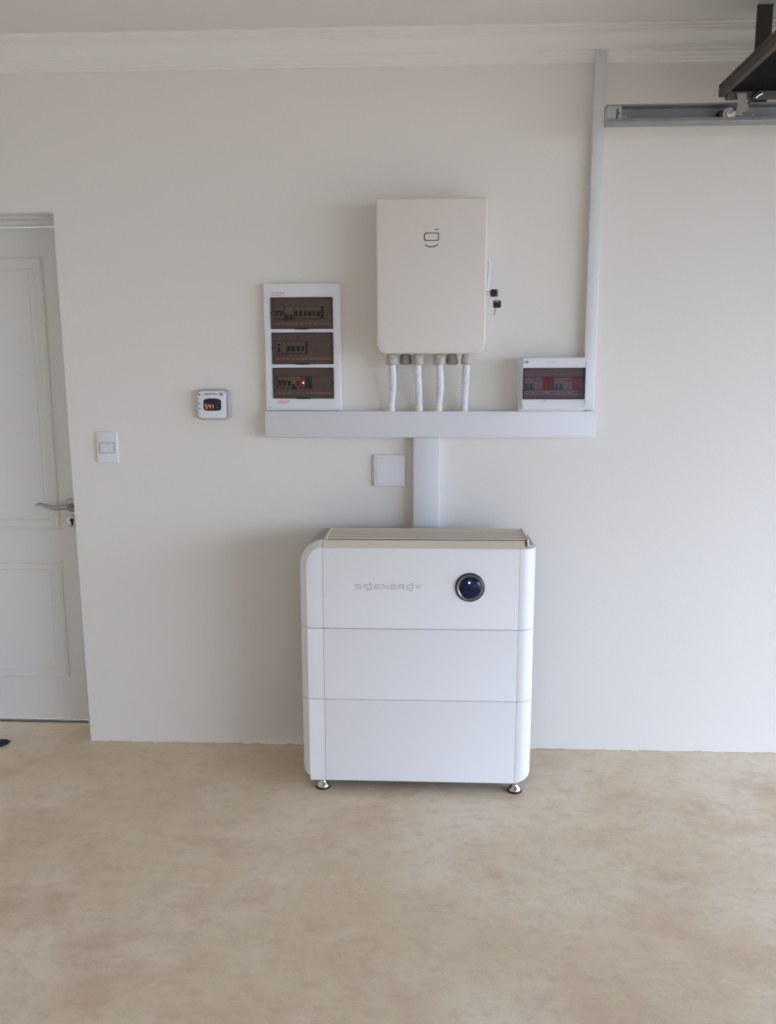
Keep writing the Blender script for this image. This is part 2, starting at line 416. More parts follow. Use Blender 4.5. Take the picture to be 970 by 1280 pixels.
# ------------------------------------------------------------------ home battery stack
FY, OY, BY = -.37, -.33, -.11
XA, XB = -.3495, .316                          # centre panel between the two side covers
hb = thing('home_battery', (-.02, -.24, 0), 'tall white floor-standing battery stack in three levels with round lens, on small steel feet', 'battery')
levels = [('battery_module', .045, .3455), ('battery_module', .3475, .6015), ('inverter_module', .6040, .884)]
for li, (nm, z0, z1) in enumerate(levels):
    bm = B(); box(bm, XA-.04, XB+.028, FY+.030, BY, z0+.006, z1-(.004 if li < 2 else .006))
    md = obj(nm, bm, 'core', hb)
    if li == 2: md['label'] = 'top level with lettering and round lens'
    bm = B(); rbox(bm, XA+.0008, XB-.0008, z0, z1, FY, FY+.034, .0008, .0012, 1); obj('front_panel', bm, 'shell', md)
    # left cover: sharp front edge, bulged bevel, flat side
    def left_ring(d, y, top):
        """d = outward offset from the front edge"""
        xl = -.402-d
        if li == 2:
            zt = .884+top; r = .055+d*.9; pts = [(XA, z0), (xl, z0)]
            for k in range(11):
                a = math.radians(90*k/10); pts.append((xl+(XA-.0+.0-xl)*(1-math.cos(a)), zt-(r+.012)+(r+.012)*math.sin(a)))
        else:
            pts = [(XA, z0 if li else z0-0*d), (xl, z0)]
            if li == 0 and d > 0:
                r = .034; pts = [(XA, z0)]
                for k in range(7):
                    a = math.radians(90*k/6); pts.append((xl+r-r*math.sin(a), z0+r-r*math.cos(a)))
            elif li == 0:
                pts = [(XA, z0)]+[(xl+.001*(6-k)/6, z0) for k in range(7)]
            for k in range(11): pts.append((xl+(XA-xl)*k/10, z1))
        return [(x, y, z) for x, z in pts]
    ringsd = [(0, FY, 0), (.0025, FY+.0006, .002), (.0085, FY+.008, .007), (.0165, FY+.016, .0125), (.0230, FY+.024, .017), (.0275, FY+.032, .020), (.029, FY+.040, .021), (.029, OY+.004, .021)]
    bm = B(); loft(bm, [left_ring(d, y, t) for d, y, t in ringsd])
    obj('side_cover', bm, 'shell', md, ang=26)
    bm = B(); loft(bm, [left_ring(.0275, y, .0195) for y in (OY+.0055, BY)]); obj('rear_housing', bm, 'rear', md)
    # right cover: plan-rounded corner, rounded foot on the bottom level
    rr = []
    for k in range(11):
        a = math.radians(90*k/10)
        xr = XB+.010+.048*math.sin(a); y = FY+.062*(1-math.cos(a))
        r = min(.026, (xr-XB)*.9) if li == 0 else .0006
        e = .0006 if li < 2 else .0015
        rr.append([(x, y, z) for x, z in rrect(XB, xr, z0, z1, (.0004, r, e, .0004), 5)])
    rr.append([(x, OY+.034, z) for x, z in rrect(XB, XB+.058, z0, z1, (.0004, .026 if li == 0 else .0006, .0015, .0004), 5)])
    bm = B(); loft(bm, rr); obj('side_cover', bm, 'shell', md, ang=40)
    bm = B(); loft(bm, [[(x, y, z) for x, z in rrect(XB, XB+.0565, z0+.001, z1-.0012, (.0004, .026 if li == 0 else .0006, .0015, .0004), 5)] for y in (OY+.0355, BY)]); obj('rear_housing', bm, 'rear', md)
    if li == 2:
        # lettering on the front
        bm = B(); y0, y1 = FY-.0007, FY+.0002; w = .00085
        X0, X1, zb, zt = -.2365, -.0110, .7447, .7590
        adv = (X1-X0)/10.0
        def G(i, pts, closed=False, wd=.82):
            x0 = X0+i*adv
            poly(bm, [(x0+px*adv*wd, zb+pz*(zt-zb)) for px, pz in pts], w, y0, y1, closed)
        G(0, [(1, 1), (.1, 1), (0, .85), (0, .62), (.1, .5), (.9, .5), (1, .38), (1, .15), (.9, 0), (0, 0)])
        G(1, [(.30, 0), (.30, 1)])
        G(1.55, [(1, 1), (.1, 1), (0, .85), (0, .25), (.1, .1), (1, .1)]); G(1.55, [(1, 1.0), (1, .1), (.95, -.12)]); G(1.55, [(.05, -.25), (.35, -.42), (.65, -.42), (1, -.22)]); G(1.55, [(.62, 1.3), (1, 1.3)])
        G(2.85, [(1, 1), (.12, 1), (0, .85), (0, .15), (.12, 0), (1, 0)]); G(2.85, [(0, .5), (.95, .5)])
        G(4.05, [(0, 0), (0, 1), (.12, 1), (.9, 0), (1, 0), (1, 1)])
        G(5.25, [(1, 1), (.12, 1), (0, .85), (0, .15), (.12, 0), (1, 0)]); G(5.25, [(0, .5), (.95, .5)])
        G(6.45, [(0, 0), (0, 1), (.9, 1), (1, .88), (1, .55), (.9, .42), (.15, .42)]); G(6.45, [(.6, .42), (1, 0)])
        G(7.75, [(1, .95), (.1, .95), (0, .8), (0, .25), (.1, .1), (1, .1)]); G(7.75, [(1, .1), (1, 1.3), (.85, 1.3)]); G(7.75, [(.05, -.35), (.95, -.35)])
        G(8.98, [(0, 1), (.42, .48), (.60, .48), (1.02, 1)]); G(8.98, [(.51, .48), (.51, 0)])
        obj('lettering', bm, 'ink2', md)
        cx, cz = .1500, .7525
        bm = B(); lathe(bm, [(.0495, 0), (.0500, -.003), (.0480, -.006), (.0455, -.007)], (cx, FY, cz), 'Y', 48)
        obj('lens_rim', bm, 'black', md)
        bm = B()
        lathe(bm, [(.0455, -.0065), (.0440, -.0085), (.0390, -.0080), (.0370, -.0065)], (cx, FY, cz), 'Y', 48, caps=False)
        obj('lens_ring', bm, 'chrome', md, 'polished ring inside the black rim')
        bm = B()
        lathe(bm, [(.0375, -.0062)]+[(.0375*math.cos(math.radians(t)), -.0062-.008*math.sin(math.radians(t))) for t in (15, 30, 45, 60, 75, 86)], (cx, FY, cz), 'Y', 40)
        obj('lens_glass', bm, 'lens', md)
        bm = B(); lathe(bm, [(.0035, -.011), (.0035, -.0138), (.0016, -.0146)], (cx-.003, FY, cz+.019), 'Y', 14)
        obj('indicator_light', bm, 'blueled', md, 'small lit blue dot')
        bm = B(); lathe(bm, [(.0030, -.010), (.0030, -.0130), (.0014, -.0136)], (cx+.014, FY, cz+.007), 'Y', 12)
        obj('indicator_light', bm, 'green', md, 'green dot')
        bm = B(); lathe(bm, [(.0032, -.010), (.0032, -.0122), (.0014, -.0128)], (cx-.015, FY, cz-.011), 'Y', 12)
        obj('sensor_dot', bm, 'galv', md)
# champagne top: sloping lip and slats
bm = B()
loft(bm, [[(x, FY+.003, .8835), (x, FY+.006, .886), (x, FY+.030, .9045), (x, FY+.042, .9050), (x, FY+.044, .9035), (x, FY+.044, .8835)] for x in (XA+.002, .333)])
vg = obj('vent_grille', bm, 'grille', hb)
bm = B(); box(bm, XA+.003, .344, FY+.0445, BY, .8835, .8925); obj('grille_recess', bm, 'recess', vg)
ns = 5; y0 = FY+.052; pitch_s = (BY-y0)/ns
bm = B(); yy = y0
loft(bm, [[(x, yy, .9055), (x, yy+.001, .9050), (x, yy+pitch_s*.52, .9065), (x, yy+pitch_s*.54, .9075), (x, yy+pitch_s*.52, .9085), (x, yy+.001, .9070)] for x in (XA+.0095, .3425)])
s0 = obj('slat', bm, 'grille', vg)
for k in range(1, ns): copy_part(s0, vg, (0, k*pitch_s, 0))
bm = B(); box(bm, .343, .350, FY+.048, BY, .884, .9095, .002); obj('grille_end', bm, 'grille', vg)
bm = B(); box(bm, XA+.002, XA+.009, FY+.048, BY, .884, .9095, .002); obj('grille_end', bm, 'grille', vg)
# levelling feet
def foot(x, y):
    bm = B(); lathe(bm, [(.0075, .050), (.0075, .030), (.012, .028), (.013, .024), (.0225, .014), (.0245, .008), (.0240, .005)], (x, y, 0), 'Z', 28)
    f = obj('levelling_foot', bm, 'steel', hb)
    bm = B(); lathe(bm, [(.0250, .0075), (.0262, .005), (.0262, .0002), (.024, 0)], (x, y, 0), 'Z', 28)
    obj('foot_pad', bm, 'rubber', f, 'black rubber pad'); return f
f0 = foot(-.3628, -.333)
for dx, dy in ((.6824, -.003), (0, .17), (.6824, .17)): copy_part(f0, hb, (dx, dy, 0))

# ------------------------------------------------------------------ wall cabinet (gateway)
GF = -.16
gc = thing('wall_cabinet', (.015, -.07, 1.531), 'large cream wall cabinet with grey emblem and rounded lower corners, above the conduits', 'electrical cabinet')
bm = B(); rbox(bm, -.170, .199, 1.534, 2.044, GF+.028, -.0005, (.026, .026, .004, .004), .003, 8)
obj('cabinet_body', bm, 'cab', gc)
bm = B(); rbox(bm, -.1735, .2025, 1.5315, 2.0475, GF, GF+.026, (.034, .034, .007, .007), .006, 8)
dr = obj('cabinet_door', bm, 'cab', gc)
bm = B(); y0, y1 = GF-.0008, GF+.0002; w = .0017
bar(bm, (.0255, 1.9447), (.0375, 1.9447), w*.95, .001, y0, y1)
pts = [(.0383, 1.9335), (.0383, 1.921)]
for k in range(7):
    a = math.radians(-90*k/6); pts.append((.0323+.006*math.cos(a), 1.9152+.006*math.sin(a)))
for k in range(7):
    a = math.radians(270-90*k/6); pts.append((-.0020+.0075*math.cos(a), 1.9167+.0075*math.sin(a)))
for k in range(7):
    a = math.radians(180-90*k/6); pts.append((-.0020+.0075*math.cos(a), 1.9260+.0075*math.sin(a)))
poly(bm, pts, w, y0, y1, True)
poly(bm, [(-.0075+.0445*t, 1.8950-.0072*math.sin(math.pi*t)) for t in [k/10 for k in range(11)]], w, y0, y1)
obj('emblem', bm, 'ink', dr)
# swing handle and lock on the right flank
bm = B()
box(bm, .198, .2065, -.108, -.078, 1.722, 1.862, .003)
tube(bm, [(.203, -.093, 1.862), (.2125, -.095, 1.850), (.2165, -.097, 1.838), (.2150, -.097, 1.80), (.2105, -.095, 1.755), (.2055, -.093, 1.728)], [.003, .004, .006, .0055, .005, .003], 10)
hd = obj('lock_handle', bm, 'plastic', gc, 'white swing handle on the side')
bm = B(); lathe(bm, [(.008, 0), (.008, .006), (.006, .009)], (.2065, -.093, 1.7405), 'X', 16); obj('lock_barrel', bm, 'steel', hd)
def gland(x, dy, material, lab=None, s=1.0):
    bm = B(); y = -.085+dy
    r = .0205*s
    lathe(bm, [(.014*s, 1.534), (.014*s, 1.5265)], (x, y, 0), 'Z', 20)
    lathe(bm, [(r, 1.5275), (r, 1.5195)], (x, y, 0), 'Z', 6)
    lathe(bm, [(r*.86, 1.5195), (r*.88, 1.516)], (x, y, 0), 'Z', 20)
    lathe(bm, [(r*1.06, 1.516), (r*1.08, 1.512), (r*1.08, 1.500), (r*.95, 1.4955), (r*.62, 1.4935)], (x, y, 0), 'Z', 10)
    return obj('cable_gland', bm, material, gc, lab)
for x in (-.1225, -.0310, .0455): gland(x, -.004, 'gland')
gland(.1410, -.004, 'gland', None, .86)
gland(-.0745, .016, 'gland_d', 'darker unused gland')
gland(.0905, .016, 'gland_d', 'darker unused gland')

# keys in the cabinet lock
def key(loc_x, z, y, label, hang, blade):
    k = thing('cabinet_key', (loc_x, y, z), label, 'key')
    bm = B(); rings = rrect(loc_x-.0135, loc_x+.0135, z-.0125, z+.0125, (.004,)*4, 4)
    prism_y(bm, rings, y-.0035, y+.0035)
    obj('key_head', bm, 'black', k)
    bm = B()
    if blade == 'left':
        box(bm, loc_x-.019, loc_x-.011, y-.0012, y+.0012, z-.003, z+.003, .0004)
        obj('key_blade', bm, 'steel', k)
        bm = B(); poly(bm, [(loc_x+.007, z-.008), (loc_x+.0115, z-.004), (loc_x+.0115, z+.005), (loc_x+.007, z+.009)], .0009, y-.0048, y-.003)
        obj('key_edge', bm, 'galv_warm', k, 'pale metal edge')
    else:
        poly(bm, [(loc_x-.0035, z-.011), (loc_x-.007, z-.0245), (loc_x-.0095, z-.037)], .0024, y-.001, y+.001)
        obj('key_blade', bm, 'galv_warm', k)
        bm = B(); bar(bm, (loc_x-.007, z+.0085), (loc_x+.007, z+.0085), .0011, .0005, y-.0048, y-.003)
        obj('key_edge', bm, 'steel', k, 'pale metal edge')
    return k
key(.2345, 1.7400, -.093, 'black-headed key turned in the lock at the side of the cream cabinet, the upper one', False, 'left')
key(.2455, 1.7020, -.095, 'black-headed spare key hanging blade down, the lower of the two at the cabinet', True, 'down')
bm = B(); tube(bm, [(.2425+.0045*math.cos(a)*.6, -.094+.004*math.cos(a), 1.7215+.009*math.sin(a)) for a in [math.radians(15*k) for k in range(25)]], .0007, 6)
solo('key_ring', bm, 'galv_warm', 'tiny split ring joining the two black cabinet keys', 'key ring')

# ------------------------------------------------------------------ conduits
def conduit(x0, x1, bow, label, r=.0132):
    k = thing('flexible_conduit', (x1, -.034, 1.327), label, 'conduit', 'conduits from the cream cabinet down to the trunking')
    n = 46; pts = []; rads = []
    for i in range(n*2+1):
        t = i/(n*2)
        s = t*t*(3-2*t)
        pts.append((x0+(x1-x0)*s+bow*math.sin(math.pi*t), -.089+(.050)*s, 1.493-(1.493-1.345)*t))
        rads.append(r if i % 4 < 2 else r*.90)
    bm = B(); tube(bm, pts, rads, 14)
    obj('corrugated_tube', bm, 'conduit', k)
    bm = B(); lathe(bm, [(r*1.04, 1.345), (r*1.07, 1.3435), (r*1.07, 1.3265)], (x1, -.037, 0), 'Z', 20)
    obj('end_sleeve', bm, 'sleeve', k, 'cream sleeve')
conduit(-.1225, -.1287, .004, 'first white corrugated conduit from the left, bowed under the cream cabinet')
conduit(-.0310, -.0275, 0, 'second white corrugated conduit from the left under the cream cabinet')
conduit(.0455, .0442, .005, 'third white corrugated conduit from the left under the cream cabinet')
conduit(.1410, .1375, 0, 'rightmost white conduit under the cream cabinet, its tube the smoothest', .0138)

# ------------------------------------------------------------------ trunking
def trunking(x0, x1, z0, z1, depth, label, horiz, zloc):
    t = thing('cable_trunking', ((x0+x1)/2, -depth/2, zloc), label, 'trunking', None)
    bm = B(); box(bm, x0, x1, -depth+.010, 0, z0, z1, .001); obj('trunking_base', bm, 'trunk', t)
    e = .0012
    bm = B()
    if horiz: box(bm, x0-.001, x1+.001, -depth, -depth+.0095, z0-e, z1+e, .0025, 2)
    else: box(bm, x0-e, x1+e, -depth, -depth+.0095, z0+.0005, z1-.0005, .0025, 2)
    obj('trunking_lid', bm, 'trunk', t)
    return t
trunking(-.5915, .6120, 1.2330, 1.3260, .050, 'wide white horizontal trunking below the two breaker boxes', True, 1.233)
trunking(-.0460, .0485, .12, 1.2315, .045, 'short white vertical trunking dropping behind the battery stack', False, .12)
trunking(.5680, .6065, 1.3275, 2.545, .034, 'tall narrow white trunking rising to the ceiling cornice', False, 1.3275)

# ------------------------------------------------------------------ distribution board, three rows
DX0, DX1, DZ0, DZ1, DYf = -.5915, -.3115, 1.3275, 1.7845, -.030
db = thing('distribution_board', ((DX0+DX1)/2, -.015, DZ0), 'tall white breaker board with three smoked windows stacked one above another', 'breaker board')
wins = [(-.5655, -.3405, 1.6240, 1.7345), (-.5635, -.3405, 1.4980, 1.6100), (-.5625, -.3395, 1.3735, 1.4840)]
bm = B()                                        # frame with three openings
xs = [DX0, wins[1][0], wins[1][1], DX1]
t = bmesh.new()
zs = [DZ0]
for w in wins[::-1]: zs += [w[2], w[3]]
zs.append(DZ1)
vg_ = [[t.verts.new((x, DYf, z)) for x in xs] for z in zs]
fs = []
for j in range(len(zs)-1):
    for i in range(3):
        if i == 1 and j in (1, 3, 5): continue
        fs.append(t.faces.new((vg_[j][i], vg_[j][i+1], vg_[j+1][i+1], vg_[j+1][i])))
r = bmesh.ops.extrude_face_region(t, geom=fs)
bmesh.ops.translate(t, verts=[v for v in r['geom'] if isinstance(v, bmesh.types.BMVert)], vec=(0, .030, 0))
bmesh.ops.recalc_face_normals(t, faces=t.faces)
ee = [e for e in t.edges if all(abs(v.co.y-DYf) < 1e-6 for v in e.verts) and len(e.link_faces) == 2 and e.calc_face_angle(0) > 1]
bmesh.ops.bevel(t, geom=ee, offset=.0035, segments=3, affect='EDGES', profile=.5)
merge(bm, t); obj('board_frame', bm, 'plastic', db)
def toggle_bm(x, z, up, material_w=.0075, h=.017):
    bm = B(); box(bm, x-material_w/2, x+material_w/2, -.0245, -.016, z-h/2, z+h/2, .001); return bm
rows = [
    (0, [(-.5465, 'T'), (-.5290, 'T'), (-.5090, 'D'), (-.4935, 'D')]+[(-.4740+.0162*i, 'U') for i in range(6)], (-.5560, -.3790)),
    (1, [(-.5405, 'E'), (-.5215, 'N')]+[(-.5040+.0172*i, 'U') for i in range(4)], (-.5525, -.4410)),
    (2, [(-.5395, 'T'), (-.5225, 'T'), (-.5060, 'U'), (-.4890, 'D'), (-.4720, 'U'), (-.4535, 'R'), (-.4370, 'K')], (-.5525, -.4270)),
]
for ri, mods, (sx0, sx1) in rows:
    wx0, wx1, wz0, wz1 = wins[ri]; zc = (wz0+wz1)/2+.002
    bm = B(); box(bm, wins[1][0]-.001, wins[1][1]+.001, -.0085, -.0005, wz0-.001, wz1+.001)
    box(bm, wx0+.012, wx1-.010, -.011, -.008, wz0+.014, wz0+.024, .0005)
    ip = obj('inner_cover', bm, 'inner', db)
    bm = B(); box(bm, wx0+.012, wx1-.010, -.0118, -.0108, wz0+.0145, wz0+.0235); obj('label_strip', bm, 'rail', ip)
    if ri != 1:
        bm = B(); poly(bm, [(wx0+.030, wz1-.024), (wx0+.036, wz1-.021), (wx0+.041, wz1-.023)], .0013, -.0092, -.0083); obj('maker_mark', bm, 'inkd', ip)
    bm = B()                                    # illegible pen marks on the strip
    for q in range(9 if ri == 0 else 7):
        x = wx0+.030+q*.0175+random.uniform(-.003, .003); zz = wz0+.019
        poly(bm, [(x+random.uniform(-.0035, .0035), zz+random.uniform(-.0028, .0028)) for _ in range(4)], .0006, -.0124, -.0117)
    obj('pen_marks', bm, 'inkd', ip)['kind'] = 'stuff'
    bm = B()                                    # dark slot round the breakers
    box(bm, sx0, sx1, -.0102, -.0082, zc-.0215, zc+.0240); box(bm, sx1-.0005, sx1+.0035, -.0175, -.008, zc-.022, zc+.0245)
    obj('breaker_slot', bm, 'black', ip)
    if ri > 0:
        bm = B(); box(bm, sx1+.006, wx1-.012, -.0135, -.008, zc-.021, zc+.022, .001); obj('blanking_plate', bm, 'inner', ip)
    for x, kk in mods:
        bw = .0156 if kk != 'E' else .0215
        bw = .0130 if kk == 'N' else bw
        mt_ = {'R': 'redlamp', 'K': 'black'}.get(kk, 'breaker')
        bm = B(); box(bm, x-bw/2, x+bw/2, -.0165, -.008, zc-.0185, zc+.0225, .001)
        br = obj('circuit_breaker', bm, mt_, db, {'R': 'red module with a lit lamp', 'K': 'all-black module'}.get(kk))
        if kk in 'TUED':
            dz = {'U': 0, 'T': 0, 'E': -.004, 'D': -.013}[kk]
            bm = toggle_bm(x, zc-.003+dz, True, .0088 if kk != 'D' else .0100, .019)
            if kk == 'T': box(bm, x-.0082, x+.0082, -.0255, -.020, zc+.0020, zc+.0075, .0008)
            if kk == 'D': box(bm, x-.0080, x+.0080, -.0255, -.020, zc-.0235, zc-.0175, .0008)
            if kk == 'E': box(bm, x-.005, x+.005, -.021, -.016, zc+.009, zc+.015, .0008)
            obj('toggle', bm, 'toggle', br)
        if kk == 'R':
            bm = B(); lathe(bm, [(.0034, -.0160), (.0034, -.0185), (.0018, -.0195)], (x, 0, zc-.001), 'Y', 12); obj('pilot_lamp', bm, 'led', br)
    # smoked hinged cover
    bm = B()
    box(bm, wx0+.0016, wx1-.0016, -.0330, -.0310, wz0+.0014, wz1-.0014, .0006)
    cv = obj('window_cover', bm, 'smoke', db, 'smoked transparent cover')
    bm = B(); e = .0022
    for (a, b_, c, d) in ((wx0, wx0+e, wz0, wz1), (wx1-e, wx1, wz0, wz1), (wx0+e, wx1-e, wz0, wz0+e), (wx0+e, wx1-e, wz1-e*1.3, wz1)):
        box(bm, a, b_, -.0338, -.0290, c, d, .0004)
    box(bm, (wx0+wx1)/2-.026, (wx0+wx1)/2+.026, -.0365, -.0335, wz0-.0022, wz0+.0030, .0010)
    box(bm, wx0-.001, wx0+.004, -.0345, -.029, zc-.003, zc+.003); box(bm, wx1-.004, wx1+.001, -.0345, -.029, zc-.003, zc+.003)
    obj('cover_rim', bm, 'black', cv)
# small red warning print, unreadable at this distance
for (xa, xb, za, zb_) in ((-.5595, -.5125, 1.7530, 1.7420), (-.5480, -.4990, 1.3640, 1.3550)):
    bm = B(); box(bm, xa-.004, xb+.004, DYf-.0007, DYf+.0003, zb_-.006, za+.005); st = obj('warning_sticker', bm, 'plastic', db)
    bm = B()
    for zz, x1 in ((za, xb), ((za+zb_)/2, xb-.002), (zb_, xb-.014)):
        x = xa
        while x < x1:
            w = random.uniform(.0015, .004); bar(bm, (x, zz), (x+w, zz+random.uniform(-.0004, .0004)), .0014, 0, DYf-.0012, DYf-.0005); x += w+.0008
    obj('warning_print', bm, 'red_ink', st, 'red print')
bm = B(); poly(bm, [(-.583, 1.337), (-.580, 1.341), (-.577, 1.337), (-.573, 1.340)], .0008, DYf-.0008, DYf+.0002); obj('maker_mark', bm, 'ink2', db)

# ------------------------------------------------------------------ right breaker box
rb = thing('breaker_box', (.452, -.045, 1.3275), 'small white breaker box with blue toggles and red blocks, on the trunking right end', 'breaker box')
RX0, RX1, RZ0, RZ1, RY = .3375, .5665, 1.3345, 1.5180, -.090
WX0, WX1, WZ0, WZ1 = .3435, .5620, 1.3720, 1.4805
bm = B(); rbox(bm, RX0-.006, RX1, RZ0-.0065, RZ1-.002, -.055, -.0005, .004, .002, 3); obj('box_base', bm, 'plastic', rb)
t = bmesh.new()
xs = [RX0, WX0, WX1, RX1]; zs = [RZ0, WZ0, WZ1, RZ1]
g = [[t.verts.new((x, RY, z)) for x in xs] for z in zs]; fs = []
for j in range(3):
    for i in range(3):
        if i == 1 and j == 1: continue
        fs.append(t.faces.new((g[j][i], g[j][i+1], g[j+1][i+1], g[j+1][i])))
r = bmesh.ops.extrude_face_region(t, geom=fs)
bmesh.ops.translate(t, verts=[v for v in r['geom'] if isinstance(v, bmesh.types.BMVert)], vec=(0, .036, 0))
bmesh.ops.recalc_face_normals(t, faces=t.faces)
ee = [e for e in t.edges if all(abs(v.co.y-RY) < 1e-6 for v in e.verts) and len(e.link_faces) == 2 and e.calc_face_angle(0) > 1]
bmesh.ops.bevel(t, geom=ee, offset=.004, segments=3, affect='EDGES', profile=.5)
bm = B(); merge(bm, t); obj('box_frame', bm, 'plastic', rb)
bm = B(); box(bm, WX0-.001, WX1+.001, -.062, -.0545, WZ0-.001, WZ1+.001); ic = obj('inner_cover', bm, 'inner', rb)
bm = B(); box(bm, WX0+.006, WX1-.006, -.0635, -.0615, 1.4035, 1.4500); obj('breaker_slot', bm, 'black', ic)
bm = B(); box(bm, WX0+.008, WX1-.008, -.0640, -.0615, 1.386, 1.400, .0005); obj('label_strip', bm, 'rail', ic)
bm = B()
for x in (.362, .372, .392, .404, .415, .447, .455, .463, .471, .482, .493, .505, .522, .532, .543, .551):
    poly(bm, [(x+random.uniform(-.004, .004), 1.3935+random.uniform(-.003, .003)) for _ in range(4)], .0008, -.0652, -.0638)
obj('pen_marks', bm, 'inkd', ic)['kind'] = 'stuff'
mods = [(.3570+.0005, 'B'), (.3745, 'B'), (.3925, 'N'), (.4085, 'N'), (.4265, 'R'), (.4435, 'R'), (.4630, 'B'), (.4800, 'B'), (.4970, 'N'), (.5135, 'N'), (.5300, 'R'), (.5465, 'R')]
for x, kk in mods:
    bw = .0160
    bm = B(); box(bm, x-bw/2, x+bw/2, -.0715, -.0615, 1.4055, 1.4480, .001)
    if kk == 'R': box(bm, x-bw/2+.001, x+bw/2-.001, -.0775, -.0710, 1.4075, 1.4460, .001)
    br = obj('surge_arrester' if kk == 'R' else 'circuit_breaker', bm, 'redblk' if kk == 'R' else 'breaker', rb, 'red block' if kk == 'R' else None)
    if kk == 'B':
        bm = B(); loft(bm, [[(x-.0045, -.071, 1.4060), (x+.0045, -.071, 1.4060), (x+.0045, -.071, 1.4250), (x-.0045, -.071, 1.4250)],
                            [(x-.0055, -.0790, 1.4080), (x+.0055, -.0790, 1.4080), (x+.0035, -.0780, 1.4240), (x-.0035, -.0780, 1.4240)]])
        box(bm, x-.0078, x+.0078, -.080, -.076, 1.4060, 1.4115, .0008)
        obj('toggle', bm, 'bluetog', br, 'blue toggle')
    elif kk == 'N':
        bm = B(); box(bm, x-.006, x+.006, -.0722, -.0712, 1.434, 1.438); obj('print_line', bm, 'ink', br)
bm = B(); box(bm, WX0+.0018, WX1-.0018, -.0925, -.0905, WZ0+.0018, WZ1-.0018, .0006)
cv = obj('window_cover', bm, 'smoke2', rb, 'smoked transparent cover')
bm = B(); e = .0030
for (a, b_, c, d) in ((WX0, WX0+e, WZ0, WZ1), (WX1-e, WX1, WZ0, WZ1), (WX0+e, WX1-e, WZ0, WZ0+e*.8), (WX0+e, WX1-e, WZ1-e, WZ1)):
    box(bm, a, b_, -.0935, -.0880, c, d, .0005)
obj('cover_rim', bm, 'black', cv)
bm = B()                                        # pull lip under the window
pts = [(.424, 1.3705), (.428, 1.3640), (.434, 1.3605), (.472, 1.3605), (.478, 1.3640), (.482, 1.3705)]
prism_y(bm, pts, -.0960, -.0890); obj('pull_tab', bm, 'plastic', rb)
bm = text('CBI', .3455, .3600, 1.5025, .0078, RY); obj('maker_mark', bm, 'inkd', rb)
bm = B()
for a, b_ in ((.428, .434), (.4355, .438), (.441, .450), (.4515, .4555)): bar(bm, (a, 1.5020), (b_, 1.5020), .0010, 0, RY-.0008, RY+.0002)
obj('small_print', bm, 'ink2', rb)

# ------------------------------------------------------------------ geyser timer
TY = -.030
tm = thing('timer_controller', (-.787, -.015, 1.294), 'small rounded white timer unit with red digits on a black display', 'timer')
bm = B(); rbox(bm, -.8530, -.7265, 1.2945, 1.4065, TY+.008, -.0005, .022, .006, 8); obj('timer_base', bm, 'case', tm)
bm = B(); rbox(bm, -.8475, -.7425, 1.3005, 1.4010, TY, TY+.012, (.016, .010, .012, .018), .003, 8); fc = obj('timer_face', bm, 'plastic', tm)
bm = B(); box(bm, -.7395, -.7382, TY+.0065, TY+.012, 1.302, 1.372); obj('side_slot', bm, 'ink2', fc)
bm = B(); x0, x1, z0, z1 = -.8255, -.7585, 1.3290, 1.3730
pts = [(x0+.004, z0+.001), (x0+.018, z0-.001), (x1-.018, z0-.001), (x1-.004, z0+.001), (x1-.0005, z0+.006), (x1, z1-.008), (x1-.004, z1-.003), (x1-.020, z1+.001), (x0+.020, z1+.001), (x0+.004, z1-.003), (x0, z1-.008), (x0+.0005, z0+.006)]
prism_y(bm, pts, TY-.0010, TY+.002); ds = obj('display', bm, 'screen', tm)
def seg7(bm, x, z, w, h, segs):
    P = {'a': ((0, 1), (1, 1)), 'b': ((1, 1), (1, .5)), 'c': ((1, .5), (1, 0)), 'd': ((0, 0), (1, 0)), 'e': ((0, 0), (0, .5)), 'f': ((0, .5), (0, 1)), 'g': ((0, .5), (1, .5))}
    for s in segs:
        a, b_ = P[s]; bar(bm, (x+a[0]*w, z+a[1]*h), (x+b_[0]*w, z+b_[1]*h), .0012, -.0006, TY-.0017, TY-.0009)
bm = B(); seg7(bm, -.8175, 1.3365, .0065, .0155, 'afgcd'); seg7(bm, -.8050, 1.3365, .0065, .0155, 'fgbc'); seg7(bm, -.7945, 1.3365, .0055, .0155, 'bc')
obj('digits', bm, 'seg', ds, 'lit red digits')
bm = B()
for x, z in ((-.7665, 1.3590), (-.7750, 1.3510), (-.7745, 1.3400)): bar(bm, (x-.0015, z), (x+.0015, z), .0006, 0, TY-.0016, TY-.0009)
obj('display_marks', bm, 'ink2', ds)
bm = text('geyserwise', -.8205, -.7735, 1.3895, .0085, TY); obj('lettering', bm, 'inkd', fc)
bm = B()
for x in (-.7615, -.7545):
    for z in (1.3860, 1.3920): box(bm, x-.0028, x+.0028, TY-.0007, TY+.0003, z-.0024, z+.0024)
obj('small_emblem', bm, 'ink', fc)
for z, mt_, rr_ in ((1.3880, 'dred', .0030), (1.3735, 'pink', .0024), (1.3535, 'teal', .0030), (1.3365, 'green', .0030), (1.3170, 'ink2', .0014)):
    bm = B(); lathe(bm, [(rr_, .0005), (rr_, -.0012), (rr_*.5, -.0020)], (-.8395, TY, z), 'Y', 14); obj('indicator_light', bm, mt_, fc)

